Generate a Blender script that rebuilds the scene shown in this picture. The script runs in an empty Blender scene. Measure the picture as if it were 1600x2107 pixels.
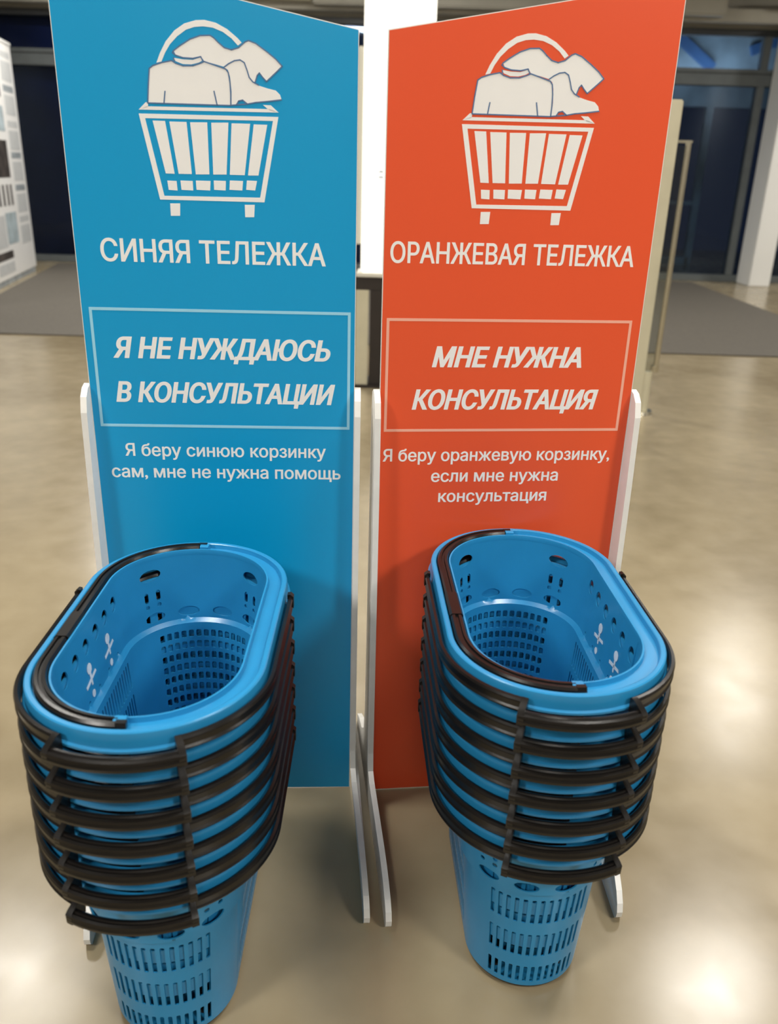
import bpy, bmesh, math, random
from mathutils import Vector, Matrix
from mathutils.geometry import delaunay_2d_cdt
random.seed(4)
D = bpy.data
C = bpy.context.scene.collection
SC = bpy.context.scene

# ---------------------------------------------------------------- camera
CAM_H, PITCH, ROLL, FPX = 1.4, 0.384, 0.0301, 1734.4
cam = D.cameras.new('camera')
cam.sensor_fit = 'HORIZONTAL'; cam.sensor_width = 36.0; cam.lens = 36.0 * FPX / 1600.0
cam.clip_start = 0.05; cam.clip_end = 200
cam.dof.use_dof = True; cam.dof.focus_distance = 1.75; cam.dof.aperture_fstop = 4.5
co = D.objects.new('camera', cam); C.objects.link(co)
_r = Vector((1, 0, 0)); _u = Vector((0, math.sin(PITCH), math.cos(PITCH))); _f = Vector((0, math.cos(PITCH), -math.sin(PITCH)))
_cx = _r * math.cos(ROLL) + _u * math.sin(ROLL); _cy = -_r * math.sin(ROLL) + _u * math.cos(ROLL)
M = Matrix((( _cx.x, _cy.x, -_f.x, 0), (_cx.y, _cy.y, -_f.y, 0), (_cx.z, _cy.z, -_f.z, CAM_H), (0, 0, 0, 1)))
co.matrix_world = M
SC.camera = co

# ---------------------------------------------------------------- world: night outside the glass doors
w = D.worlds.new('night'); SC.world = w; w.use_nodes = True
w.node_tree.nodes['Background'].inputs[0].default_value = (0.010, 0.013, 0.024, 1)
w.node_tree.nodes['Background'].inputs[1].default_value = 1.0
SC.view_settings.view_transform = 'Standard'; SC.view_settings.look = 'None'
SC.view_settings.exposure = 0.38; SC.view_settings.gamma = 1.0; SC.view_settings.use_curve_mapping = False
CEIL = 4.0
# hall ceiling lamps, some added only for their light: x, y, size x, size y, watts
LAMPS = [(2.4, 4.3, .55, .55, 46), (-2.5, 4.2, .55, .55, 36), (4.1, 8.7, .6, .5, 22), (3.8, 7.6, .6, .5, 22),
         (-1.0, 7.6, .6, .6, 70), (0.2, 10.2, .6, .6, 70), (-3.2, -1.8, 1.0, 1.0, 125), (3.2, -1.8, 1.0, 1.0, 125), (0.0, -4.4, 1.2, 1.2, 48),  # lamps behind the camera are added to light the sign fronts
         (-1.3, 1.4, .6, .6, 48), (1.3, 1.4, .6, .6, 48),  # overhead pair added to brighten the basket rims
         (-6.4, 5.2, .6, .6, 90), (7.6, 1.0, .6, .6, 90), (-3.6, 10.9, .6, .6, 90), (7.2, 10.6, .6, .6, 110)]
for x, y, sx, sy, W in LAMPS:
    ld = D.lights.new('ceiling_lamp_light', 'AREA'); ld.shape = 'RECTANGLE'; ld.size = sx; ld.size_y = sy
    ld.energy = W; ld.color = (1.0, .965, .90)
    lo = D.objects.new('ceiling_lamp_light', ld); C.objects.link(lo); lo.location = (x, y, CEIL - .055)

# ---------------------------------------------------------------- materials
def mat(name, col, rough=.5, metal=0., spec=.5, emit=0., noise=None, bump=0., coat=0., bscale=200):
    m = D.materials.new(name); m.use_nodes = True
    nt = m.node_tree; b = nt.nodes['Principled BSDF']
    b.inputs['Base Color'].default_value = (*col, 1); b.inputs['Roughness'].default_value = rough
    b.inputs['Metallic'].default_value = metal; b.inputs['Specular IOR Level'].default_value = spec
    if coat: b.inputs['Coat Weight'].default_value = coat; b.inputs['Coat Roughness'].default_value = .08
    if emit:
        b.inputs['Emission Color'].default_value = (*col, 1); b.inputs['Emission Strength'].default_value = emit
    tc = nt.nodes.new('ShaderNodeTexCoord')
    if noise:
        sc_, amt = noise
        n = nt.nodes.new('ShaderNodeTexNoise'); n.inputs['Scale'].default_value = sc_; n.inputs['Detail'].default_value = 4
        r = nt.nodes.new('ShaderNodeMapRange'); r.inputs[1].default_value = .3; r.inputs[2].default_value = .7
        r.inputs[3].default_value = 1 - amt; r.inputs[4].default_value = 1 + amt
        v = nt.nodes.new('ShaderNodeVectorMath'); v.operation = 'SCALE'; v.inputs[0].default_value = col
        nt.links.new(tc.outputs['Object'], n.inputs['Vector']); nt.links.new(n.outputs[0], r.inputs[0])
        nt.links.new(r.outputs[0], v.inputs['Scale']); nt.links.new(v.outputs[0], b.inputs['Base Color'])
    if bump:
        n2 = nt.nodes.new('ShaderNodeTexNoise'); n2.inputs['Scale'].default_value = bscale
        bp = nt.nodes.new('ShaderNodeBump'); bp.inputs['Strength'].default_value = bump; bp.inputs['Distance'].default_value = .002
        nt.links.new(tc.outputs['Object'], n2.inputs['Vector']); nt.links.new(n2.outputs[0], bp.inputs['Height'])
        nt.links.new(bp.outputs[0], b.inputs['Normal'])
    return m

def floor_mat():
    m = D.materials.new('polished_concrete'); m.use_nodes = True
    nt = m.node_tree; N = nt.nodes; L = nt.links; b = N['Principled BSDF']
    tc = N.new('ShaderNodeTexCoord')
    n1 = N.new('ShaderNodeTexNoise'); n1.inputs['Scale'].default_value = 1.3; n1.inputs['Detail'].default_value = 5; n1.inputs['Distortion'].default_value = .6
    n2 = N.new('ShaderNodeTexNoise'); n2.inputs['Scale'].default_value = 9; n2.inputs['Detail'].default_value = 5
    L.new(tc.outputs['Object'], n1.inputs['Vector']); L.new(tc.outputs['Object'], n2.inputs['Vector'])
    mx = N.new('ShaderNodeMath'); mx.operation = 'MULTIPLY_ADD'; mx.inputs[1].default_value = .35
    L.new(n2.outputs[0], mx.inputs[0]); L.new(n1.outputs[0], mx.inputs[2])
    cr = N.new('ShaderNodeValToRGB')
    cr.color_ramp.elements[0].position = .45; cr.color_ramp.elements[0].color = (.245, .196, .118, 1)
    cr.color_ramp.elements[1].position = .88; cr.color_ramp.elements[1].color = (.36, .298, .192, 1)
    L.new(mx.outputs[0], cr.inputs[0]); L.new(cr.outputs[0], b.inputs['Base Color'])
    rr = N.new('ShaderNodeMapRange'); rr.inputs[1].default_value = .3; rr.inputs[2].default_value = .7
    rr.inputs[3].default_value = .20; rr.inputs[4].default_value = .25
    L.new(n2.outputs[0], rr.inputs[0]); L.new(rr.outputs[0], b.inputs['Roughness'])
    b.inputs['Specular IOR Level'].default_value = .5
    bp = N.new('ShaderNodeBump'); bp.inputs['Strength'].default_value = .035; bp.inputs['Distance'].default_value = .01
    n3 = N.new('ShaderNodeTexNoise'); n3.inputs['Scale'].default_value = 5
    L.new(tc.outputs['Object'], n3.inputs['Vector']); L.new(n3.outputs[0], bp.inputs['Height']); L.new(bp.outputs[0], b.inputs['Normal'])
    return m

def glass_mat(name, tint, dark):
    m = D.materials.new(name); m.use_nodes = True
    nt = m.node_tree; N = nt.nodes; L = nt.links
    for n in list(N):
        if n.type == 'BSDF_PRINCIPLED': N.remove(n)
    out = [n for n in N if n.type == 'OUTPUT_MATERIAL'][0]
    t = N.new('ShaderNodeBsdfTransparent'); t.inputs[0].default_value = (*tint, 1)
    g = N.new('ShaderNodeBsdfGlossy'); g.inputs['Roughness'].default_value = .03; g.inputs[0].default_value = (*dark, 1)
    f = N.new('ShaderNodeFresnel'); f.inputs[0].default_value = 1.5
    mx = N.new('ShaderNodeMixShader')
    L.new(f.outputs[0], mx.inputs[0]); L.new(t.outputs[0], mx.inputs[1]); L.new(g.outputs[0], mx.inputs[2]); L.new(mx.outputs[0], out.inputs[0])
    return m

MT = dict(
    floor=floor_mat(),
    mat=mat('entrance_mat', (.105, .093, .075), .75, noise=(40, .12), bump=.5, bscale=90),
    plaster=mat('white_plaster', (.28, .26, .23), .8, noise=(3, .04)),
    ceiling=mat('ceiling_paint', (.22, .21, .18), .85, noise=(2, .05)),
    bulkhead=mat('bulkhead', (.40, .38, .32), .6, noise=(1.5, .12)),
    frame=mat('grey_door_frame', (.11, .125, .13), .4, metal=.1, noise=(6, .08)),
    darkframe=mat('dark_door_frame', (.02, .022, .024), .4, noise=(6, .1)),
    pane=glass_mat('door_glass', (.62, .70, .78), (.5, .6, .75)),
    clear=glass_mat('clear_acrylic', (.86, .88, .86), (1, 1, 1)),
    bluewall=mat('navy_film', (.022, .032, .13), .5, noise=(2, .2)),
    beam=mat('blue_beam', (.04, .10, .22), .5, noise=(2, .2)),
    outside=mat('vestibule_grey', (.20, .25, .28), .6, noise=(2, .3)),
    blue=mat('blue_basket_plastic', (.020, .24, .50), .28, spec=.5, noise=(12, .04), bump=.04, bscale=400),
    black=mat('black_handle_plastic', (.0065, .0055, .005), .27, spec=.42, noise=(30, .2), bump=.05, bscale=500),
    white=mat('white_board', (.86, .85, .83), .4, noise=(8, .015)),
    edge=mat('white_board_edge', (.78, .77, .74), .5, noise=(30, .03)),
    bprint=mat('blue_print', (.0, .325, .66), .33, noise=(2, .015)),
    rprint=mat('orange_red_print', (.80, .095, .030), .33, noise=(2, .015)),
    ink=mat('white_print', (.88, .88, .88), .33, noise=(20, .01)),
    bline=mat('light_blue_print', (.33, .68, .88), .33, noise=(20, .01)),
    rline=mat('pale_pink_print', (.90, .44, .33), .33, noise=(20, .01)),
    slate=mat('slate_blue_print', (.10, .19, .36), .33, noise=(20, .01)),
    wallmark=mat('white_mark', (.62, .72, .80), .4, noise=(60, .1)),
    kiosk=mat('backlit_white_panel', (1.0, .98, .90), .4, emit=.55, noise=(3, .01)),
    kioskside=mat('kiosk_side', (.66, .64, .56), .5, noise=(3, .02)),
    stand=mat('black_stand', (.02, .014, .011), .5, noise=(10, .1)),
    beige=mat('beige_metal', (.56, .52, .38), .38, metal=.1, noise=(8, .05)),
    steel=mat('brushed_steel', (.62, .58, .46), .25, metal=.9, noise=(15, .05)),
    lampface=mat('lamp_diffuser', (1.0, .93, .82), .5, emit=6, noise=(4, .01)),
    grey=mat('pale_grey_print', (.55, .56, .56), .6, noise=(9, .05)),
    midgrey=mat('grey_print', (.30, .33, .35), .6, noise=(9, .3)),
    darkpic=mat('dark_picture_print', (.055, .045, .04), .6, noise=(5, .7)),
    bluepic=mat('bluish_picture_print', (.36, .43, .46), .6, noise=(4, .4)),
    colwhite=mat('white_column', (.74, .74, .72), .6, noise=(2, .03)),
)

# ---------------------------------------------------------------- helpers
def link_mesh(name, verts, faces, m, parent=None, smooth=False):
    me = D.meshes.new(name); me.from_pydata([tuple(v) for v in verts], [], faces); me.update()
    if smooth: me.polygons.foreach_set('use_smooth', [True] * len(me.polygons))
    me.materials.append(m if not isinstance(m, str) else MT[m])
    o = D.objects.new(name, me); C.objects.link(o)
    if parent is not None: o.parent = parent
    return o

class MB:
    def __init__(s): s.v = []; s.f = []
    def add(s, V, F):
        n = len(s.v); s.v += [tuple(v) for v in V]; s.f += [tuple(i + n for i in f) for f in F]; return s
    def box(s, x0, x1, y0, y1, z0, z1, bev=0.0):
        bm = bmesh.new(); bmesh.ops.create_cube(bm, size=1)
        for v in bm.verts:
            v.co = Vector(((x0 + x1) / 2 + v.co.x * (x1 - x0), (y0 + y1) / 2 + v.co.y * (y1 - y0), (z0 + z1) / 2 + v.co.z * (z1 - z0)))
        if bev: bmesh.ops.bevel(bm, geom=bm.edges[:], offset=bev, segments=2, affect='EDGES')
        bm.verts.index_update(); s.add([v.co[:] for v in bm.verts], [[v.index for v in f.verts] for f in bm.faces]); bm.free(); return s
    def cyl(s, x, y, z0, z1, r, n=20, r2=None):
        r2 = r if r2 is None else r2
        V = [(x + r * math.cos(2 * math.pi * i / n), y + r * math.sin(2 * math.pi * i / n), z0) for i in range(n)]
        V += [(x + r2 * math.cos(2 * math.pi * i / n), y + r2 * math.sin(2 * math.pi * i / n), z1) for i in range(n)]
        F = [(i, (i + 1) % n, n + (i + 1) % n, n + i) for i in range(n)] + [tuple(range(n - 1, -1, -1)), tuple(range(n, 2 * n))]
        return s.add(V, F)
    def obj(s, name, m, parent=None, smooth=False): return link_mesh(name, s.v, s.f, m, parent, smooth)

def autosmooth(o, deg=35):
    me = o.data; me.polygons.foreach_set('use_smooth', [True] * len(me.polygons))
    bm = bmesh.new(); bm.from_mesh(me)
    for e in bm.edges:
        if len(e.link_faces) == 2 and e.calc_face_angle(0) > math.radians(deg): e.smooth = False
    bm.to_mesh(me); bm.free(); return o

def thing(name, label, cat, loc=(0, 0, 0), rz=0, group=None):
    o = D.objects.new(name, None); C.objects.link(o); o.location = loc; o.rotation_euler = (0, 0, rz)
    o.empty_display_size = .05
    return tag(o, label, cat, group)
def tag(o, label, cat, group=None):
    o['label'] = label; o['category'] = cat
    if group: o['group'] = group
    return o
def struct(o): o['kind'] = 'structure'; return o
ICON_WHITE=[
  [(-0.3447, 1.5628), (-0.3374, 1.5783), (-0.3265, 1.596), (-0.3109, 1.6127), (-0.2933, 1.6239), (-0.2737, 1.6295), (-0.2592, 1.6304), (-0.24, 1.6268), (-0.2211, 1.6179), (-0.2045, 1.6055), (-0.197, 1.5982), (-0.2038, 1.5936), (-0.2143, 1.6041), (-0.2285, 1.6133), (-0.2452, 1.6192), (-0.2621, 1.6207), (-0.2767, 1.6192), (-0.2914, 1.6144), (-0.3066, 1.6042), (-0.3195, 1.5919), (-0.3289, 1.5786), (-0.336, 1.5648)] ,
  [(-0.3141, 1.5824), (-0.3026, 1.5903), (-0.285, 1.6006), (-0.2677, 1.6066), (-0.2507, 1.6076), (-0.2448, 1.6042), (-0.2366, 1.5969), (-0.2271, 1.5896), (-0.215, 1.5867), (-0.2027, 1.5904), (-0.1913, 1.5995), (-0.1852, 1.6018), (-0.1731, 1.5979), (-0.1538, 1.5855), (-0.1392, 1.575), (-0.1283, 1.5643), (-0.1384, 1.5551), (-0.1562, 1.5396), (-0.1622, 1.5455), (-0.1682, 1.5526), (-0.1721, 1.5485), (-0.1761, 1.5372), (-0.1823, 1.5392), (-0.1858, 1.5458), (-0.1891, 1.5568), (-0.1937, 1.5677), (-0.2009, 1.5719), (-0.2108, 1.5705), (-0.2208, 1.5657), (-0.2284, 1.56), (-0.243, 1.5635), (-0.2625, 1.5677), (-0.267, 1.5741), (-0.2818, 1.5714), (-0.2989, 1.572), (-0.3108, 1.5759)] ,
  [(-0.2285, 1.5589), (-0.2209, 1.5646), (-0.2108, 1.5698), (-0.2009, 1.571), (-0.1942, 1.5666), (-0.1899, 1.5557), (-0.1865, 1.5451), (-0.1811, 1.5382), (-0.17, 1.5329), (-0.1552, 1.5289), (-0.1403, 1.526), (-0.1329, 1.5194), (-0.1305, 1.5116), (-0.1532, 1.5086), (-0.1758, 1.5061), (-0.1909, 1.5033), (-0.1982, 1.5083), (-0.2058, 1.507), (-0.2098, 1.5012), (-0.2185, 1.5009), (-0.2176, 1.5224), (-0.2192, 1.5448), (-0.2225, 1.5557)] ,
  [(-0.3642, 1.4994), (-0.3613, 1.5269), (-0.3576, 1.5536), (-0.3511, 1.5582), (-0.3361, 1.5631), (-0.3187, 1.5669), (-0.3117, 1.5628), (-0.2997, 1.5594), (-0.2825, 1.56), (-0.27, 1.5641), (-0.2625, 1.5672), (-0.2431, 1.5617), (-0.2261, 1.5567), (-0.2219, 1.5513), (-0.2196, 1.5358), (-0.2191, 1.5179), (-0.2198, 1.4997)] ,
  [(-0.3148, 1.5714), (-0.299, 1.5695), (-0.282, 1.5692), (-0.269, 1.5732), (-0.2653, 1.5687), (-0.2724, 1.5652), (-0.2848, 1.5621), (-0.2995, 1.5621), (-0.3115, 1.5661)] ,
  [(-0.3811, 1.4884), (-0.3658, 1.4941), (-0.151, 1.4961), (-0.136, 1.4909)] ,
  [(-0.3811, 1.4884), (-0.3678, 1.5006), (-0.3639, 1.4998), (-0.3644, 1.493)] ,
  [(-0.1634, 1.5024), (-0.1496, 1.5023), (-0.136, 1.4909), (-0.1523, 1.4938)] ,
  [(-0.3581, 1.4715), (-0.3364, 1.4715), (-0.3253, 1.3849), (-0.3411, 1.3852)] ,
  [(-0.3289, 1.4708), (-0.2989, 1.471), (-0.2945, 1.3853), (-0.3181, 1.3851)] ,
  [(-0.2926, 1.4707), (-0.2625, 1.4714), (-0.263, 1.3857), (-0.2874, 1.385)] ,
  [(-0.2554, 1.4711), (-0.2252, 1.4721), (-0.2322, 1.3863), (-0.2561, 1.3856)] ,
  [(-0.2197, 1.4711), (-0.1869, 1.4714), (-0.1995, 1.386), (-0.2263, 1.386)] ,
  [(-0.1806, 1.4706), (-0.1566, 1.4706), (-0.1747, 1.3862), (-0.1936, 1.3857)] ,
  [(-0.3393, 1.3732), (-0.3227, 1.3729), (-0.3219, 1.3567), (-0.3378, 1.3575)] ,
  [(-0.3157, 1.3739), (-0.2937, 1.3737), (-0.2936, 1.3575), (-0.3147, 1.3581)] ,
  [(-0.288, 1.3746), (-0.2615, 1.3746), (-0.2631, 1.3583), (-0.2876, 1.3589)] ,
  [(-0.2558, 1.3755), (-0.2339, 1.3754), (-0.2351, 1.3591), (-0.2558, 1.3597)] ,
  [(-0.2267, 1.3763), (-0.2029, 1.3762), (-0.2048, 1.3599), (-0.2281, 1.3605)] ,
  [(-0.1959, 1.3772), (-0.1776, 1.3769), (-0.1814, 1.3605), (-0.1977, 1.3613)] ,
  [(-0.3368, 1.3343), (-0.3187, 1.3348), (-0.3201, 1.3133), (-0.337, 1.3128)] ,
  [(-0.2012, 1.3354), (-0.183, 1.3359), (-0.1847, 1.3143), (-0.2012, 1.3138)] ,
  [(-0.3816, 1.4822), (-0.1366, 1.4839), (-0.1464, 1.4772), (-0.371, 1.475)] ,
  [(-0.1366, 1.4839), (-0.1651, 1.3406), (-0.1727, 1.3485), (-0.1464, 1.4772)] ,
  [(-0.1651, 1.3406), (-0.3545, 1.3405), (-0.3463, 1.3471), (-0.1727, 1.3485)] ,
  [(-0.3545, 1.3405), (-0.3816, 1.4822), (-0.371, 1.475), (-0.3463, 1.3471)] ,
]
ICON_LINES=[
  [(-0.3642, 1.4994), (-0.3613, 1.5269), (-0.3576, 1.5536), (-0.3511, 1.5582), (-0.3361, 1.5631), (-0.3187, 1.5669), (-0.3117, 1.5628), (-0.2997, 1.5594), (-0.2825, 1.56), (-0.27, 1.5641), (-0.2625, 1.5672), (-0.2431, 1.5617), (-0.2261, 1.5567), (-0.2219, 1.5513), (-0.2196, 1.5358), (-0.2191, 1.5179), (-0.2198, 1.4997), (-0.3642, 1.4994)] ,
  [(-0.3141, 1.5824), (-0.316, 1.579), (-0.3109, 1.5753), (-0.2989, 1.572), (-0.2818, 1.5714), (-0.2682, 1.5745), (-0.2649, 1.568)] ,
  [(-0.2284, 1.56), (-0.2208, 1.5653), (-0.2108, 1.5702), (-0.2009, 1.5717), (-0.1937, 1.5677), (-0.1894, 1.5564), (-0.186, 1.5451), (-0.1798, 1.5382), (-0.17, 1.5334)] ,
  [(-0.3331, 1.5188), (-0.3361, 1.5002)] ,
  [(-0.248, 1.5215), (-0.2436, 1.4994)] ,
  [(-0.2185, 1.5002), (-0.1909, 1.5029), (-0.1758, 1.5059), (-0.1532, 1.5084), (-0.1305, 1.5116)] ,
  [(-0.2098, 1.5012), (-0.2058, 1.5074), (-0.1987, 1.509), (-0.1914, 1.5036)] ,
  [(-0.3141, 1.5824), (-0.3026, 1.5903), (-0.285, 1.6006), (-0.2677, 1.6066), (-0.2507, 1.6076), (-0.2448, 1.6042), (-0.2366, 1.5969), (-0.2271, 1.5896), (-0.215, 1.5867), (-0.2027, 1.5904), (-0.1913, 1.5995), (-0.1852, 1.6018)] ,
  [(-0.3148, 1.5714), (-0.3139, 1.5664)] ,
  [(-0.1852, 1.6018), (-0.1731, 1.5979), (-0.1538, 1.5855), (-0.1392, 1.575), (-0.1283, 1.5643), (-0.1384, 1.5551), (-0.1562, 1.5396), (-0.1622, 1.5455), (-0.1682, 1.5526), (-0.1721, 1.5485), (-0.1761, 1.5372)] ,
]

# ---------------------------------------------------------------- the setting
X0, X1, Y0, YF = -8.5, 8.5, -6.5, 13.15
struct(MB().box(X0 - .3, X1 + .3, Y0 - .3, YF + 6, -.12, 0).obj('floor', 'floor'))
struct(MB().box(X0 - .3, X1 + .3, Y0 - .3, YF + .3, CEIL, CEIL + .1).obj('ceiling', 'ceiling'))
struct(MB().box(X0 - .2, X0, Y0 - .2, YF + .2, 0, CEIL).obj('wall_left', 'plaster'))
struct(MB().box(X1, X1 + .2, Y0 - .2, YF + .2, 0, CEIL).obj('wall_right', 'plaster'))
struct(MB().box(X0, X1, Y0 - .2, Y0, 0, CEIL).obj('wall_back', 'plaster'))
# glazed entrance front: bulkhead above, steel frame, panes
wf = struct(MB().box(X0, X1, YF, YF + .2, 3.32, CEIL).obj('wall_front', 'bulkhead'))
MB().box(X0, X1, YF - .30, YF, 3.36, 3.52, .01).obj('ledge', 'bulkhead', wf)
MB().box(-3.2, -1.2, YF - .5, YF - .3, 3.44, 3.60, .02).obj('air_duct', 'beige', wf)
MB().box(-1.2, 4.2, YF - .5, YF - .3, 3.40, 3.64, .02).obj('air_duct', 'bulkhead', wf)
MB().box(4.95, 5.6, YF - .5, YF - .3, 3.52, 3.66, .02).obj('air_duct', 'stand', wf)
fr = struct(MB().box(X0, X1, YF - .04, YF + .12, 3.24, 3.32).obj('trim_1', 'darkframe'))
MB().box(X0, X1, YF - .05, YF + .1, 2.63, 2.84, .008).obj('transom', 'frame', fr)
MB().box(X0, X1, YF - .055, YF - .05, 2.775, 2.79).obj('transom_groove', 'darkframe', fr)
MB().box(X0, X1, YF - .05, YF + .1, 0.0, .10, .008).obj('sill', 'frame', fr)
wn = 0
mull = [-8.4, -6.6, -3.6, -1.7, 0.0, 1.7, 3.2, 4.98, 6.7, 8.4]
for i, x in enumerate(mull):
    MB().box(x - .05, x + .05, YF - .045, YF + .1, .10, 2.63, .006).obj('mullion', 'darkframe' if x < 0 else 'frame', fr)
    MB().box(x - .05, x + .05, YF - .045, YF + .1, 2.84, 3.24, .006).obj('mullion', 'darkframe' if x < 0 else 'frame', fr)
for i in range(len(mull) - 1):
    a, b = mull[i] + .05, mull[i + 1] - .05
    wd = struct(MB().box(a, b, YF + .02, YF + .03, .10, 2.63).obj('window_%d' % (i + 1), 'pane'))
    MB().box(a, b, YF + .02, YF + .03, 2.84, 3.24).obj('upper_pane', 'pane', wd)
# vestibule and night outside, seen dimly through the glass
ves = struct(MB().box(X0, X1, YF + 2.6, YF + 2.7, 2.55, 3.32).obj('trim_2', 'outside'))
for x in (-6.9, 2.9, 4.1, 5.2, 6.6):
    MB().box(x - .06, x + .06, YF + 2.6, YF + 2.7, 0, 2.55, .006).obj('mullion', 'outside', ves)
MB().box(2.9, 5.2, YF + 2.6, YF + 2.7, 0, .12).obj('sill', 'outside', ves)
MB().box(2.9, 5.2, YF + 2.62, YF + 2.68, 1.0, 1.06).obj('push_rail', 'outside', ves)
MB().box(X0, 0.4, YF + .25, YF + .3, .0, 3.32).obj('navy_blind', 'bluewall', ves)
vl = D.lights.new('canopy_fill_light', 'AREA'); vl.size = 1.2; vl.energy = 30; vl.color = (.85, .93, 1)  # added light, out of view and facing up, brightens the canopy
vo = D.objects.new('canopy_fill_light', vl); C.objects.link(vo); vo.location = (4.6, YF + .8, 2.5); vo.rotation_euler = (math.pi - .3, 0, 0)
# a canopy with blue beams over the vestibule
MB().box(2.6, 4.0, YF + 1.5, YF + 1.56, 2.88, 3.7).obj('canopy_panel', 'outside', ves)
MB().box(4.0, 6.8, YF + 1.5, YF + 1.56, 2.88, 3.7).obj('canopy_panel', 'outside', ves)
for (xa, za), (xb, zb) in (((3.9, 3.6), (4.75, 3.0)), ((5.3, 3.25), (6.3, 3.62))):
    dx, dz = xb - xa, zb - za; q = math.hypot(dx, dz); nx, nz = -dz / q * .07, dx / q * .07
    V = [(xa + nx, 0, za + nz), (xa - nx, 0, za - nz), (xb - nx, 0, zb - nz), (xb + nx, 0, zb + nz)]
    V = [(v[0], YF + 1.40, v[2]) for v in V] + [(v[0], YF + 1.49, v[2]) for v in V]
    link_mesh('canopy_beam', V, [(0, 1, 2, 3), (7, 6, 5, 4), (0, 4, 5, 1), (1, 5, 6, 2), (2, 6, 7, 3), (3, 7, 4, 0)], 'beam', ves)
struct(MB().box(4.98, 5.28, YF - .55, YF - .06, 0, 3.36, .01).obj('trim_3', 'colwhite')); D.objects['trim_3'].location = (.12, 0, 0)
mq = [(-4.02, 7.3), (4.35, 7.3), (4.35, YF - .3), (-4.98, YF - .3)]
tag(MB().add([(x, y, z) for z in (.0005, .012) for x, y in mq], [(3, 2, 1, 0), (4, 5, 6, 7), (0, 1, 5, 4), (1, 2, 6, 5), (2, 3, 7, 6), (3, 0, 4, 7)]).obj('entrance_mat', 'mat'),
    'wide dark grey entrance mat lying in front of the glass doors', 'mat')

for i, (x, y, sx, sy, W) in enumerate(LAMPS):
    t = thing('ceiling_lamp', 'square white recessed lamp panel in the ceiling', 'lamp', (x, y, CEIL - .05), 0, 'ceiling lamp panels')
    b = MB(); a, c = sx / 2, sy / 2
    b.box(-a - .03, a + .03, -c - .03, -c, 0, .05).box(-a - .03, a + .03, c, c + .03, 0, .05)
    b.box(-a - .03, -a, -c, c, 0, .05).box(a, a + .03, -c, c, 0, .05)
    b.obj('lamp_frame', 'white', t)
    MB().box(-a, a, -c, c, .012, .04).obj('diffuser', 'lampface', t)

# ---------------------------------------------------------------- background things
t = thing('display_kiosk', 'tall bright white backlit kiosk panel standing between the two signs, behind them', 'kiosk', (-.03, 5.75, 0))
MB().box(-.205, .225, 0, .30, .77, 3.1, .012).obj('light_panel', 'kiosk', t)
MB().box(-.245, -.205, .04, .26, .95, 2.10, .008).obj('side_panel', 'kioskside', t)
MB().box(-.235, .225, .01, .29, .745, .77, .004).obj('bottom_lip', 'kioskside', t)
MB().box(-.25, .225, .03, .27, .66, .745, .004).obj('shelf', 'stand', t)
MB().box(-.14, .20, .03, .27, .02, .66, .004).obj('pedestal', 'stand', t)
MB().box(-.235, -.15, .02, .08, .0, .66, .004).obj('post', 'beige', t)
MB().box(-.25, .225, .0, .3, .0, .02, .004).obj('foot_plate', 'stand', t)
for zz in (1.36, 1.392): MB().box(-.098, -.07, -.003, .002, zz, zz + .008).obj('flat_mark', 'slate', t)

# left information board
t = thing('information_board', 'large white board printed with text blocks and pictures, by the dark glass on the left', 'board', (-4.95, 11.98, 0), math.atan2(-2.03, .357))
BL = 3.6
MB().box(0, BL, -.05, 0, .06, 2.72, .006).obj('board_panel', 'white', t)
MB().box(.05, BL - .05, -.045, -.005, 0, .06).obj('plinth', 'midgrey', t)
MB().box(-.01, BL, -.06, .01, 2.72, 2.76, .006).obj('top_rail', 'colwhite', t)
def rect(x0, x1, z0, z1, m, name='printed_block'):
    MB().box(x0, x1, .0005, .002, z0, z1).obj(name, m, t)
for k, z in enumerate((2.5, 2.12, 1.72, 1.36, .98, .60)):      # narrow text column by the corner
    rect(.12, .62, z + .06, z + .13, 'midgrey' if k in (1, 3, 4) else 'grey')
    rect(.12, .62, z - .2, z + .02, 'grey')
rect(.78, 1.45, 2.1, 2.55, 'darkpic', 'printed_picture'); rect(.78, 1.45, 1.72, 2.0, 'bluepic', 'printed_picture')
rect(.80, 1.5, 1.2, 1.62, 'darkpic', 'printed_picture')
for x in (.82, 1.0, 1.2, 1.4): rect(x, x + .09, .88, 1.12, 'darkpic', 'printed_picture')
rect(.78, 1.30, .44, .80, 'bluepic', 'printed_picture'); rect(1.35, 1.9, .42, .78, 'grey')
rect(1.15, 1.9, .28, .37, 'darkpic'); rect(1.15, 1.9, .12, .24, 'grey')
rect(1.65, 2.6, 1.9, 2.5, 'bluepic', 'printed_picture'); rect(1.65, 2.6, 1.2, 1.75, 'grey'); rect(2.1, 3.1, .4, 1.0, 'grey')

# anti-theft gate behind the red sign
t = thing('security_pedestal', 'flat beige security gate post rising right behind the red sign', 'gate', (1.345, 4.6, 0))
MB().box(-.035, .035, -.012, .012, .02, 1.765, .006).obj('post', 'beige', t)
MB().box(-.035, .035, -.02, .40, .0, .02, .004).obj('foot_plate', 'steel', t)
t = thing('glass_barrier', 'narrow clear barrier between two slim steel posts right of the red sign', 'barrier', (1.60, 5.3, 0))
b = MB().cyl(.055, 0, .30, 1.60, .017); autosmooth(b.obj('post', 'steel', t))
b = MB().cyl(-.035, 0, .02, 1.60, .008); autosmooth(b.obj('post', 'steel', t))
MB().box(-.03, .04, -.004, .004, .10, 1.585).obj('pane', 'clear', t)
MB().box(-.045, .075, -.012, .012, 1.597, 1.612, .003).obj('top_cap', 'steel', t)
b = MB().cyl(.05, 0, .27, .31, .026); autosmooth(b.obj('clamp', 'steel', t))
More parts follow.
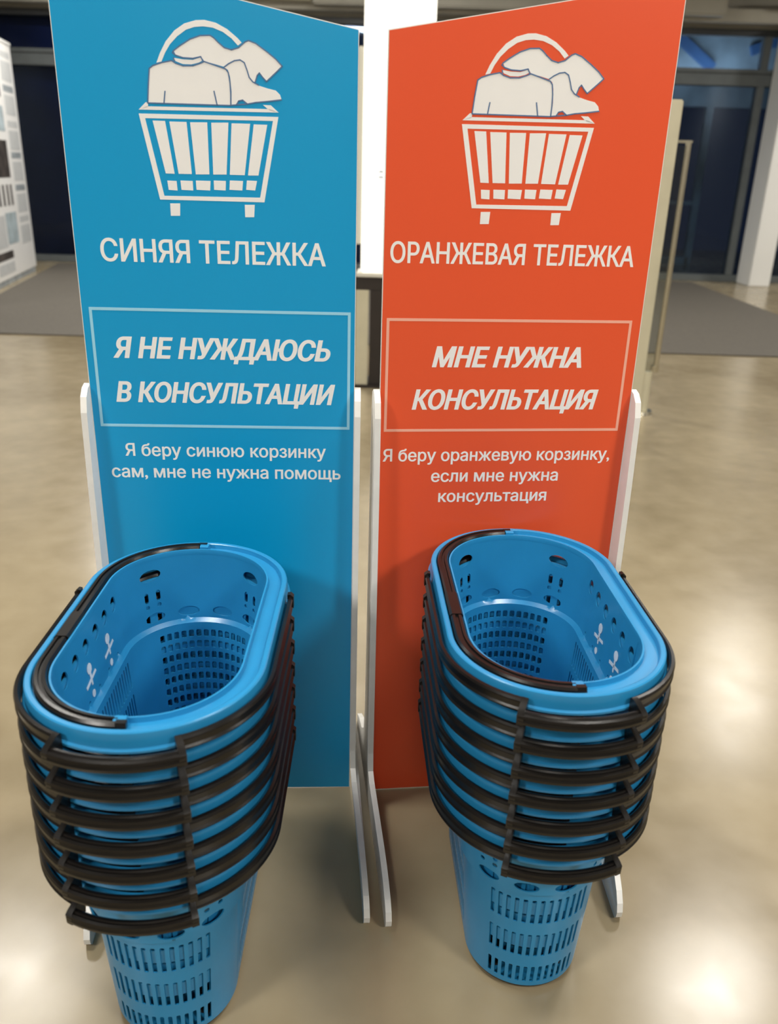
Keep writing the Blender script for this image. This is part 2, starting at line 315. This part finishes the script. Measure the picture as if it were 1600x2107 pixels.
b = MB().cyl(.01, 0, .02, .27, .03); autosmooth(b.obj('lower_tube', 'beige', t))
b = MB().cyl(.0, 0, .0, .022, .075, 28, .068); autosmooth(b.obj('base_plate', 'steel', t))

# ---------------------------------------------------------------- signs
PW, PT = .523, .005
def outlines(s, shear=0.):
    """closed polylines of the lettering, from the built-in typeface"""
    cu = D.curves.new('t', 'FONT'); cu.body = s; cu.size = 1.0; cu.shear = shear
    o = D.objects.new('t', cu); C.objects.link(o); bpy.context.view_layer.update()
    dg = bpy.context.evaluated_depsgraph_get()
    cv = o.evaluated_get(dg).to_curve(dg); out = []
    for sp in cv.splines:
        pts = []; bp = sp.bezier_points; n = len(bp)
        for i in range(n):
            a, c = bp[i], bp[(i + 1) % n]; p0, p1, p2, p3 = a.co, a.handle_right, c.handle_left, c.co
            straight = abs((p1 - p0).cross(p3 - p0).z) < 1e-5 and abs((p2 - p0).cross(p3 - p0).z) < 1e-5
            for k in range(1 if straight else 4):
                t = k / 4; q = (1 - t) ** 3 * p0 + 3 * (1 - t) ** 2 * t * p1 + 3 * (1 - t) * t * t * p2 + t ** 3 * p3
                if not pts or math.hypot(q.x - pts[-1][0], q.y - pts[-1][1]) > 1e-4: pts.append((q.x, q.y))
        if len(pts) > 2 and math.hypot(pts[0][0] - pts[-1][0], pts[0][1] - pts[-1][1]) < 1e-4: pts.pop()
        if len(pts) > 2: out.append(pts)
    D.objects.remove(o); D.curves.remove(cu); return out

def area(p): return sum(p[i - 1][0] * p[i][1] - p[i][0] * p[i - 1][1] for i in range(len(p))) / 2
def winding(x, y, ps):
    w = 0
    for p in ps:
        for i in range(len(p)):
            x0, y0 = p[i - 1]; x1, y1 = p[i]
            if (y0 > y) != (y1 > y) and x < x0 + (y - y0) * (x1 - x0) / (y1 - y0): w += 1 if y1 > y0 else -1
    return w

def text_mesh(s, u0, u1, base, cap, bold=0., shear=0., xb=1.5):
    ps = outlines(s, shear); H = outlines('Н')
    h = max(q[1] for p in H for q in p)
    sgn = 1 if area(max(ps, key=lambda p: abs(area(p)))) > 0 else -1
    def fat(p):
        r = []; n = len(p)
        for i in range(n):
            a, q, c = p[i - 1], p[i], p[(i + 1) % n]
            d0 = Vector((q[0] - a[0], q[1] - a[1])).normalized(); d1 = Vector((c[0] - q[0], c[1] - q[1])).normalized()
            n0 = Vector((d0.y, -d0.x)) * sgn; n1 = Vector((d1.y, -d1.x)) * sgn
            m = n0 + n1; k = m.dot(n0)
            m = m / max(k, .45) if m.length > 1e-6 else n0
            r.append((q[0] + m.x * bold * xb, q[1] + m.y * bold * .7))
        return r
    fixed = []
    for p in ps:       # contours that lie in no other one are outlines: give them all the same direction
        if area(p) * sgn < 0 and not any(q is not p and winding(p[0][0], p[0][1], [q]) for q in ps): p = p[::-1]
        fixed.append(p)
    ps = [fat(p) for p in fixed]
    # group contours into glyphs by their spans along the line
    ps.sort(key=lambda p: min(q[0] for q in p)); groups = []
    for p in ps:
        a, c = min(q[0] for q in p), max(q[0] for q in p)
        if groups and a < groups[-1][1]: groups[-1][0].append(p); groups[-1][1] = max(groups[-1][1], c)
        else: groups.append([[p], c])
    xs = [q[0] for p in ps for q in p]; a, c = min(xs), max(xs)
    V = []; F = []
    for g, _ in groups:
        pt = []; ed = []
        for p in g:
            n = len(pt); pt += [Vector(q) for q in p]; ed += [(n + i, n + (i + 1) % len(p)) for i in range(len(p))]
        v2, _, f2, *_r = delaunay_2d_cdt(pt, ed, [], 0, 1e-5)
        n = len(V); V += [(u0 + (v.x - a) / (c - a) * (u1 - u0), base + v.y * cap / h) for v in v2]
        for f in f2:
            cx = sum(v2[i].x for i in f) / 3; cy = sum(v2[i].y for i in f) / 3
            if winding(cx, cy, g) != 0: F.append(tuple(n + i for i in f))
    return V, F

def flat(name, V, F, y, m, parent):
    me = D.meshes.new(name); me.from_pydata([(u, y, v) for u, v in V], [], F); me.update()
    bm = bmesh.new(); bm.from_mesh(me)
    for f in bm.faces:
        f.normal_update()
        if f.normal.y > 0: f.normal_flip()
    r = bmesh.ops.extrude_face_region(bm, geom=bm.faces[:])
    for e in r['geom']:
        if isinstance(e, bmesh.types.BMVert): e.co.y -= .00025
    bm.to_mesh(me); bm.free(); me.materials.append(MT[m])
    o = D.objects.new(name, me); C.objects.link(o); o.parent = parent; return o

def ribbon(pts, w):
    V = []; F = []
    for (a, b), (c, d) in zip(pts, pts[1:]):
        L = math.hypot(c - a, d - b) or 1e-9; nx, ny = -(d - b) / L * w / 2, (c - a) / L * w / 2; ex, ey = (c - a) / L * w * .3, (d - b) / L * w * .3
        n = len(V); V += [(a - ex + nx, b - ey + ny), (a - ex - nx, b - ey - ny), (c + ex - nx, d + ey - ny), (c + ex + nx, d + ey + ny)]; F.append((n, n + 1, n + 2, n + 3))
    return V, F

def box_frame(u0, u1, v0, v1, w):
    V = []; F = []
    for a, b, c, d in ((u0, u1, v1 - w, v1), (u0, u1, v0, v0 + w), (u0, u0 + w, v0 + w, v1 - w), (u1 - w, u1, v0 + w, v1 - w)):
        n = len(V); V += [(a, c), (b, c), (b, d), (a, d)]; F.append((n, n + 1, n + 2, n + 3))
    return V, F

# profile of the white stand board: f = forward of the sign face, z = height
PROF = [(.388, 0), (.397, .012), (.399, .026), (.392, .042), (.375, .058), (.345, .072), (.31, .081), (.27, .086), (.17, .092), (.09, .094), (.058, .105), (.052, .15), (.047, .45), (.040, .80), (.034, .945),
        (.026, .975), (.010, .990), (-.008, .995), (-.03, .985), (-.042, .95), (-.05, .60), (-.055, .20), (-.075, .13), (-.13, .09), (-.20, .07), (-.26, .04), (-.27, 0)]
def side_board(parent, u, th, du, fs=1.03):
    n = len(PROF); V = []
    for s in (0, th):
        for f, z in PROF: V.append((u + s + du * max(0, f - .05) / .35, -(f if f < .06 else .06 + (f - .06) * fs), z))
    F = [(i, (i + 1) % n, n + (i + 1) % n, n + i) for i in range(n)] + [tuple(range(n - 1, -1, -1)), tuple(range(n, 2 * n))]
    o = link_mesh('side_board', V, F, 'edge', parent)
    bm = bmesh.new(); bm.from_mesh(o.data); bmesh.ops.recalc_face_normals(bm, faces=bm.faces[:]); bm.to_mesh(o.data); bm.free()
    return o

def sign(kind, loc, rz, label, inner, texts, face, line, dus):
    """local u runs along the panel from its left edge, v is height; inner = 'left'/'right' is the low corner"""
    t = thing('sign_stand', label, 'sign', loc, rz, 'basket sign stands')
    lo, hi = 1.6255, 1.722
    vl, vr = (lo, hi) if inner == 'left' else (hi, lo)
    V = [(0, 0, .003), (PW, 0, .003), (PW, 0, vr), (0, 0, vl), (0, PT, .003), (PW, PT, .003), (PW, PT, vr), (0, PT, vl)]
    core = link_mesh('sign_panel', V, [(4, 5, 1, 0), (5, 6, 2, 1), (6, 7, 3, 2), (7, 4, 0, 3), (7, 6, 5, 4), (0, 1, 2, 3)], 'edge', t)
    e = .0015
    V = [(e, .004), (PW - e, .004), (PW - e, vr - e), (e, vl - e)]
    flat('printed_sheet', V, [(0, 1, 2, 3)], -.0001, face, core)
    flat('printed_frame', *box_frame(*(.0145, .5135, .909, 1.1445) if kind == 'blue' else (.0100, .5035, .9085, 1.1370), .0055), -.0004, line, core)
    V = []; F = []
    for p in ICON_WHITE:
        n = len(V); V += [(a + ICON_DU, b) for a, b in p]; F.append(tuple(range(n, n + len(p))))
    flat('printed_basket_picture', V, F, -.0004, 'ink', core)
    V = []; F = []
    for p in ICON_LINES:
        v, f = ribbon([(a + ICON_DU, b) for a, b in p], .0021); n = len(V); V += v; F += [tuple(i + n for i in q) for q in f]
    flat('printed_outline', V, F, -.0009, 'slate', core)
    for s, u0, u1, base, cap, bold, shear in texts:
        V, F = text_mesh(s, u0, u1, base, cap, bold, shear)
        flat('lettering', V, F, -.0004, 'ink', core)
    side_board(t, -.012, .012, *dus[0]); side_board(t, PW, .012, *dus[1])
    return t
ICON_DU = .5180
B = .5215   # texts measured from the low inner corner of the blue panel
blue_texts = [('СИНЯЯ ТЕЛЕЖКА', B - .4745, B - .056, 1.2300, .0405, .014, 0),
    ('Я НЕ НУЖДАЮСЬ', B - .4695, B - .047, 1.0490, .0395, .030, .22),
    ('В КОНСУЛЬТАЦИИ', B - .4715, B - .0375, .9610, .0395, .030, .22),
    ('Я беру синюю корзинку', B - .4636, B - .056, .8475, .0265, .013, 0),
    ('сам, мне не нужна помощь', B - .4944, B - .0255, .8010, .0265, .013, 0)]
R = .0
red_texts = [('ОРАНЖЕВАЯ ТЕЛЕЖКА', .0135, .4905, 1.2405, .0380, .014, 0),
    ('МНЕ НУЖНА', .1025, .4090, 1.0425, .0395, .030, .22),
    ('КОНСУЛЬТАЦИЯ', .0655, .4515, .9558, .0395, .030, .22),
    ('Я беру оранжевую корзинку,', .0092, .4930, .8450, .0265, .013, 0),
    ('если мне нужна', .1120, .3850, .7990, .0265, .013, 0),
    ('консультация', .1295, .3640, .7535, .0265, .013, 0)]
ab = .0553
sign('blue', (-.0761 - PW * math.cos(ab), 1.6578 - PW * math.sin(ab), 0), ab,
     'tall blue sign with white basket picture and lettering, behind the left basket stack', 'right', blue_texts, 'bprint', 'bline', ((.028, 1.16), (.028, 1.04)))
sign('red', (-.0256, 1.6502, 0), .1205,
     'tall orange red sign with white basket picture and lettering, behind the right basket stack', 'left', red_texts, 'rprint', 'rline', ((.006, 1.04), (-.062, 1.09)))

# ---------------------------------------------------------------- shopping baskets
L_, W_, H_ = .628, .360, .406
RR = W_ / 2; HS = L_ / 2 - RR
SEG = [2 * HS, math.pi * RR]; PER = 2 * sum(SEG)
def base_pt(s):
    """s=0 is the middle of the right long side, growing towards the far end; returns x, y, nx, ny"""
    s = s % PER
    if s < HS: return RR, s, 1, 0
    s -= HS
    if s < math.pi * RR:
        a = s / RR; return RR * math.cos(a), HS + RR * math.sin(a), math.cos(a), math.sin(a)
    s -= math.pi * RR
    if s < 2 * HS: return -RR, HS - s, -1, 0
    s -= 2 * HS
    if s < math.pi * RR:
        a = math.pi + s / RR; return RR * math.cos(a), -HS + RR * math.sin(a), math.cos(a), math.sin(a)
    s -= math.pi * RR
    return RR, -HS + s, 1, 0
S_FAR = HS + math.pi * RR / 2; S_LEFT = HS + math.pi * RR + HS; S_FRONT = S_LEFT + HS + math.pi * RR / 2
def P3(s, off, z):
    x, y, nx, ny = base_pt(s); return (x + nx * off, y + ny * off, z)

def sgrid(s0, s1, step=.016):
    """path parameters between s0 and s1"""
    n = max(2, int(abs(s1 - s0) / step)); return [s0 + (s1 - s0) * i / n for i in range(n + 1)]

def sweep(mb, ss, prof, closed=False):
    n = len(prof); V = []; F = []
    for s in ss:
        for off, z in prof: V.append(P3(s, off, z))
    m = len(ss)
    for i in range(m if closed else m - 1):
        j = (i + 1) % m
        for k in range(n):
            l = (k + 1) % n; F.append((i * n + k, j * n + k, j * n + l, i * n + l))
    if not closed: F += [tuple(range(n - 1, -1, -1)), tuple((m - 1) * n + k for k in range(n))]
    return mb.add(V, F)

def fixn(o, deg=40):
    bm = bmesh.new(); bm.from_mesh(o.data); bmesh.ops.recalc_face_normals(bm, faces=bm.faces[:]); bm.to_mesh(o.data); bm.free()
    return autosmooth(o, deg)

ZB = .014
def off_at(z):
    t = H_ - z
    o = .036 + .028 * t / .394
    k = min(1, max(0, (t - .146) / .006)); k = k * k * (3 - 2 * k)
    return -(o + .009 * k)

def body_mesh():
    holes = []
    def rrect(s, z, w, h, cf=.3):
        c = min(w, h) * cf; a, b = w / 2, h / 2
        holes.append([(s - a, z - b + c), (s - a + c, z - b), (s + a - c, z - b), (s + a, z - b + c), (s + a, z + b - c), (s + a - c, z + b), (s - a + c, z + b), (s - a, z + b - c)])
    def oval(s, z, w, h, n=18):
        holes.append([(s + w / 2 * math.cos(2 * math.pi * i / n), z + h / 2 * math.sin(2 * math.pi * i / n)) for i in range(n)])
    for sc in (S_FAR, S_FRONT):
        for sg in (-1, 1):
            oval(sc + sg * .142, H_ - .040, .060, .024)
            for d in (-.017, .017):
                rrect(sc + sg * .142 + d, H_ - .084, .012, .022); rrect(sc + sg * .142 + d, H_ - .104, .012, .008)
        for k in (-1.5, -.5, .5, 1.5): oval(sc + k * .094, H_ - .130, .058, .020)
        rows = ((.208, .058), (.122, .056), (.045, .040)) if sc == S_FRONT else [(H_ - .176 - .0241 * q, .0155) for q in range(9)]
        for zr, hr in rows:
            for k in range(13): rrect(sc + (k - 6) * .0222, zr, .0115 if sc == S_FRONT else .0150, hr, .16)
    for sc in (0, S_LEFT):
        for k in range(6): oval((sc + (k - 2.5) * .050), H_ - .046, .028, .030)
        for k in (-.104, -.052, 0, .052, .104): oval(sc + k, H_ - .138, .010, .008, 8)
        for zr, hr in ((.212, .056), (.142, .056), (.072, .056)):
            for k in range(20): rrect(sc + (k - 9.5) * .0125, zr, .006, hr)
    z0, z1 = ZB, H_ - .002
    sh = -HS * 1.0            # seam in the plain wall between side and end zones
    SH = PER - HS - .012
    holes = [[((s - SH) % PER, z) for s, z in h] for h in holes]
    co_ = []; ed = []
    sg = [PER * i / 110 for i in range(111)]
    nb = len(sg)
    co_ += [(s, z0) for s in sg] + [(s, z1) for s in sg]
    ed += [(i, i + 1) for i in range(nb - 1)] + [(nb + i, nb + i + 1) for i in range(nb - 1)] + [(0, nb), (nb - 1, 2 * nb - 1)]
    bb = []
    for h in holes:
        n = len(co_); co_ += h; ed += [(n + i, n + (i + 1) % len(h)) for i in range(len(h))]
        bb.append((min(p[0] for p in h), max(p[0] for p in h), min(p[1] for p in h), max(p[1] for p in h)))
    zl = [.075, .155, .19, .235, H_ - .156, H_ - .152, H_ - .149, H_ - .146, H_ - .142, H_ - .122, H_ - .108, H_ - .08, H_ - .04, H_ - .02]
    pd = .0028
    for z in zl:
        for s in sg[1:-1]:
            if not any(a - pd < s < b + pd and c - pd < z < d + pd for a, b, c, d in bb): co_.append((s, z))
    V2, E2, F2, *_ = delaunay_2d_cdt([Vector(p) for p in co_], ed, [], 0, 1e-6)
    def inside(p, h):
        r = False; n = len(h); j = n - 1
        for i in range(n):
            if (h[i][1] > p[1]) != (h[j][1] > p[1]) and p[0] < (h[j][0] - h[i][0]) * (p[1] - h[i][1]) / (h[j][1] - h[i][1]) + h[i][0]: r = not r
            j = i
        return r
    key = {}; ids = []; V = []
    for v in V2:
        k = (round(v.x % PER if abs(v.x - PER) > 1e-5 else 0, 5), round(v.y, 5))
        if k not in key: key[k] = len(V); V.append((k[0] + SH, v.y))
        ids.append(key[k])
    F = []
    for f in F2:
        cx = sum(V2[i].x for i in f) / 3; cz = sum(V2[i].y for i in f) / 3
        if any(a <= cx <= b and c <= cz <= d and inside((cx, cz), h) for h, (a, b, c, d) in zip(holes, bb)): continue
        t = tuple(ids[i] for i in f)
        if len(set(t)) == 3: F.append(t)
    n = len(V); TH = .0026
    VV = [P3(s, off_at(z), z) for s, z in V] + [P3(s, off_at(z) - TH, z) for s, z in V]
    cnt = {}
    for f in F:
        for a, b in zip(f, f[1:] + f[:1]): cnt[(a, b)] = 1
    FF = list(F) + [tuple(i + n for i in f[::-1]) for f in F]
    for (a, b) in cnt:
        if (b, a) not in cnt: FF.append((b, a, a + n, b + n))
    m = MB().add(VV, FF)
    ring = sgrid(0, PER, .02)[:-1]
    for z, o in ((ZB, 0), (ZB + .003, -.002)):
        pts = [P3(s, off_at(ZB) + o, z) for s in ring]; m.add(pts, [tuple(range(len(pts)))])
    return m

DZ = .0482
def make_basket():
    t = D.objects.new('shopping_basket', None); C.objects.link(t); t.empty_display_size = .05
    o = body_mesh().obj('basket_body', 'blue', t); autosmooth(o, 50)
    z = H_
    ss = sgrid(0, PER, .012)[:-1]
    rim = [(-.0395, z - .004), (-.0385, z), (-.0355, z), (-.0340, z - .008), (-.0125, z - .009), (-.0105, z - .001), (-.009, z), (-.003, z), (-.001, z - .0015), (-.0002, z - .005),
           (.0008, z - .024), (.0045, z - .0265), (.0045, z - .030), (-.002, z - .030), (-.0030, z - .013), (-.036, z - .012), (-.0395, z - .010)]
    m = MB(); sweep(m, ss, rim, True)
    for s in (S_FAR + .0, S_FRONT):                 # lug that carries the folding handle
        sweep(m, sgrid(s - .010, s + .010, .004), [(-.036, z - .010), (-.036, z + .0035), (-.032, z + .005), (-.019, z + .004), (-.017, z - .008)])
    fixn(m.obj('rim', 'blue', t), 30)
    # carrying handle folded into the left half of the rim
    a0, a1 = S_FAR - .004, S_FRONT + .012
    m = MB()
    hp = [(-.0335, z - .007), (-.0340, z + .000), (-.0315, z + .0045), (-.0265, z + .005), (-.0255, z + .002), (-.0215, z + .002), (-.0205, z + .005), (-.0160, z + .0045), (-.0130, z + .001), (-.0130, z - .007)]
    sweep(m, sgrid(a0 + .016, a1 - .016, .010), hp)
    for q in (a0, a1 - .017): sweep(m, sgrid(q, q + .017, .005), [(-.024, z - .005), (-.0245, z + .005), (-.016, z + .005), (-.0125, z - .005)])
    ch = fixn(m.obj('carry_handle', 'black', t), 30)
    m = MB(); sweep(m, sgrid(S_LEFT - .005, S_LEFT + .075, .01), [(-.0345, z - .004), (-.0355, z + .002), (-.0325, z + .0058), (-.016, z + .0058), (-.0120, z + .002), (-.0120, z - .004)])
    fixn(m.obj('grip_sleeve', 'black', ch), 30)
    # pull handle: a band round the front with a stepped grip
    m = MB()
    band = [(.0055, z - .031), (.0055, z - .011), (.008, z - .0085), (.0125, z - .0095), (.0145, z - .013), (.0125, z - .016), (.0125, z - .025), (.0145, z - .028), (.013, z - .031)]
    sA, sB = S_LEFT - .105, PER + .105; g0, g1 = S_FRONT - .083, S_FRONT + .083
    sweep(m, sgrid(sA, g0, .012), band); sweep(m, sgrid(g1, sB, .012), band)
    jog = [(.0055, z - .040), (.0055, z - .010), (.008, z - .0080), (.0145, z - .0095), (.0300, z - .0195), (.0345, z - .024), (.0335, z - .041)]
    for q in (g0 - .002, g1 - .007): sweep(m, sgrid(q, q + .009, .004), jog)
    for q in (sA, sB): sweep(m, sgrid(q - .006, q + .006, .004), [(.0045, z - .030), (.0045, z - .004), (.010, z - .003), (.0155, z - .008), (.0155, z - .030)])
    ph = fixn(m.obj('pull_handle', 'black', t), 30)
    m = MB()
    grip = [(.0205, z - .037), (.0190, z - .026), (.0200, z - .0215), (.0230, z - .0195), (.0265, z - .0195), (.0280, z - .0220), (.0305, z - .0215), (.0340, z - .0235), (.0352, z - .0275), (.0330, z - .030), (.0345, z - .034), (.0335, z - .039), (.0290, z - .0405)]
    sweep(m, sgrid(g0, g1, .008), grip)
    fixn(m.obj('grip', 'black', ph), 30)
    # flat white marks on both long walls, inner face
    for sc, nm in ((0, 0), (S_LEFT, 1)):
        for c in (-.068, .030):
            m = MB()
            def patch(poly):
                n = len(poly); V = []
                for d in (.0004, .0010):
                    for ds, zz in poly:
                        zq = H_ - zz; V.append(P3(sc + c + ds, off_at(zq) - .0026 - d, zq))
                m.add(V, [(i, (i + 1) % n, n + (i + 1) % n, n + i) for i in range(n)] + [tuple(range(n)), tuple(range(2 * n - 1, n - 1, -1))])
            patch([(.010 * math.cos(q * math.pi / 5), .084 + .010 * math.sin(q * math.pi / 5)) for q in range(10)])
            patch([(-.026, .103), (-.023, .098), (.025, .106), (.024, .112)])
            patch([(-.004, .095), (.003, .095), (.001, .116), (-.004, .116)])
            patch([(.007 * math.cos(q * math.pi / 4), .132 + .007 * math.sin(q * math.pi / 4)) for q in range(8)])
            fixn(m.obj('flat_mark', 'wallmark', t), 30)
    m = MB()
    for x, y in ((-.06, -.19), (.06, -.19), (-.06, .19), (.06, .19)):
        V = []; n = 16
        for dx in (-.009, .009):
            V += [(x + dx, y + .011 * math.cos(2 * math.pi * i / n), .011 + .011 * math.sin(2 * math.pi * i / n)) for i in range(n)]
        w_ = MB().add(V, [(i, (i + 1) % n, n + (i + 1) % n, n + i) for i in range(n)] + [tuple(range(n)), tuple(range(2 * n - 1, n - 1, -1))])
        fixn(w_.obj('wheel', 'black', t), 40)
    m = MB(); sweep(m, sgrid(0, PER, .02)[:-1], [(off_at(ZB) - .012, .006), (off_at(ZB) - .012, ZB), (off_at(ZB) - .001, ZB), (off_at(ZB) - .004, .006)], True)  # dark ring stands in for the shadow under the basket's bottom edge
    fixn(m.obj('base_shade_ring', 'black', t), 30)
    return t
def dup(o, parent=None):
    c = o.copy(); C.objects.link(c)
    if parent is not None: c.parent = parent
    for ch in list(o.children): dup(ch, c)
    return c
proto = make_basket()
STACKS = [(-.3608, 1.2408, .0129, 'left', 'blue sign'), (.2727, 1.3594, .0589, 'right', 'red sign')]
ORD = ['lowest', 'second from the bottom', 'third from the bottom', 'fourth, middle one', 'third from the top', 'second from the top', 'topmost']
first = True
for sx, sy, rz, side, sgn in STACKS:
    for k in range(7):
        o = proto if first else dup(proto)
        first = False
        o.location = (sx, sy, k * DZ); o.rotation_euler = (0, 0, rz)
        extra = ', its handle folded' if k == 6 else (', standing on the floor' if k == 0 else '')
        tag(o, 'blue plastic basket, %s of the stack before the %s%s' % (ORD[k], sgn, extra), 'basket', 'baskets of the %s stack' % side)
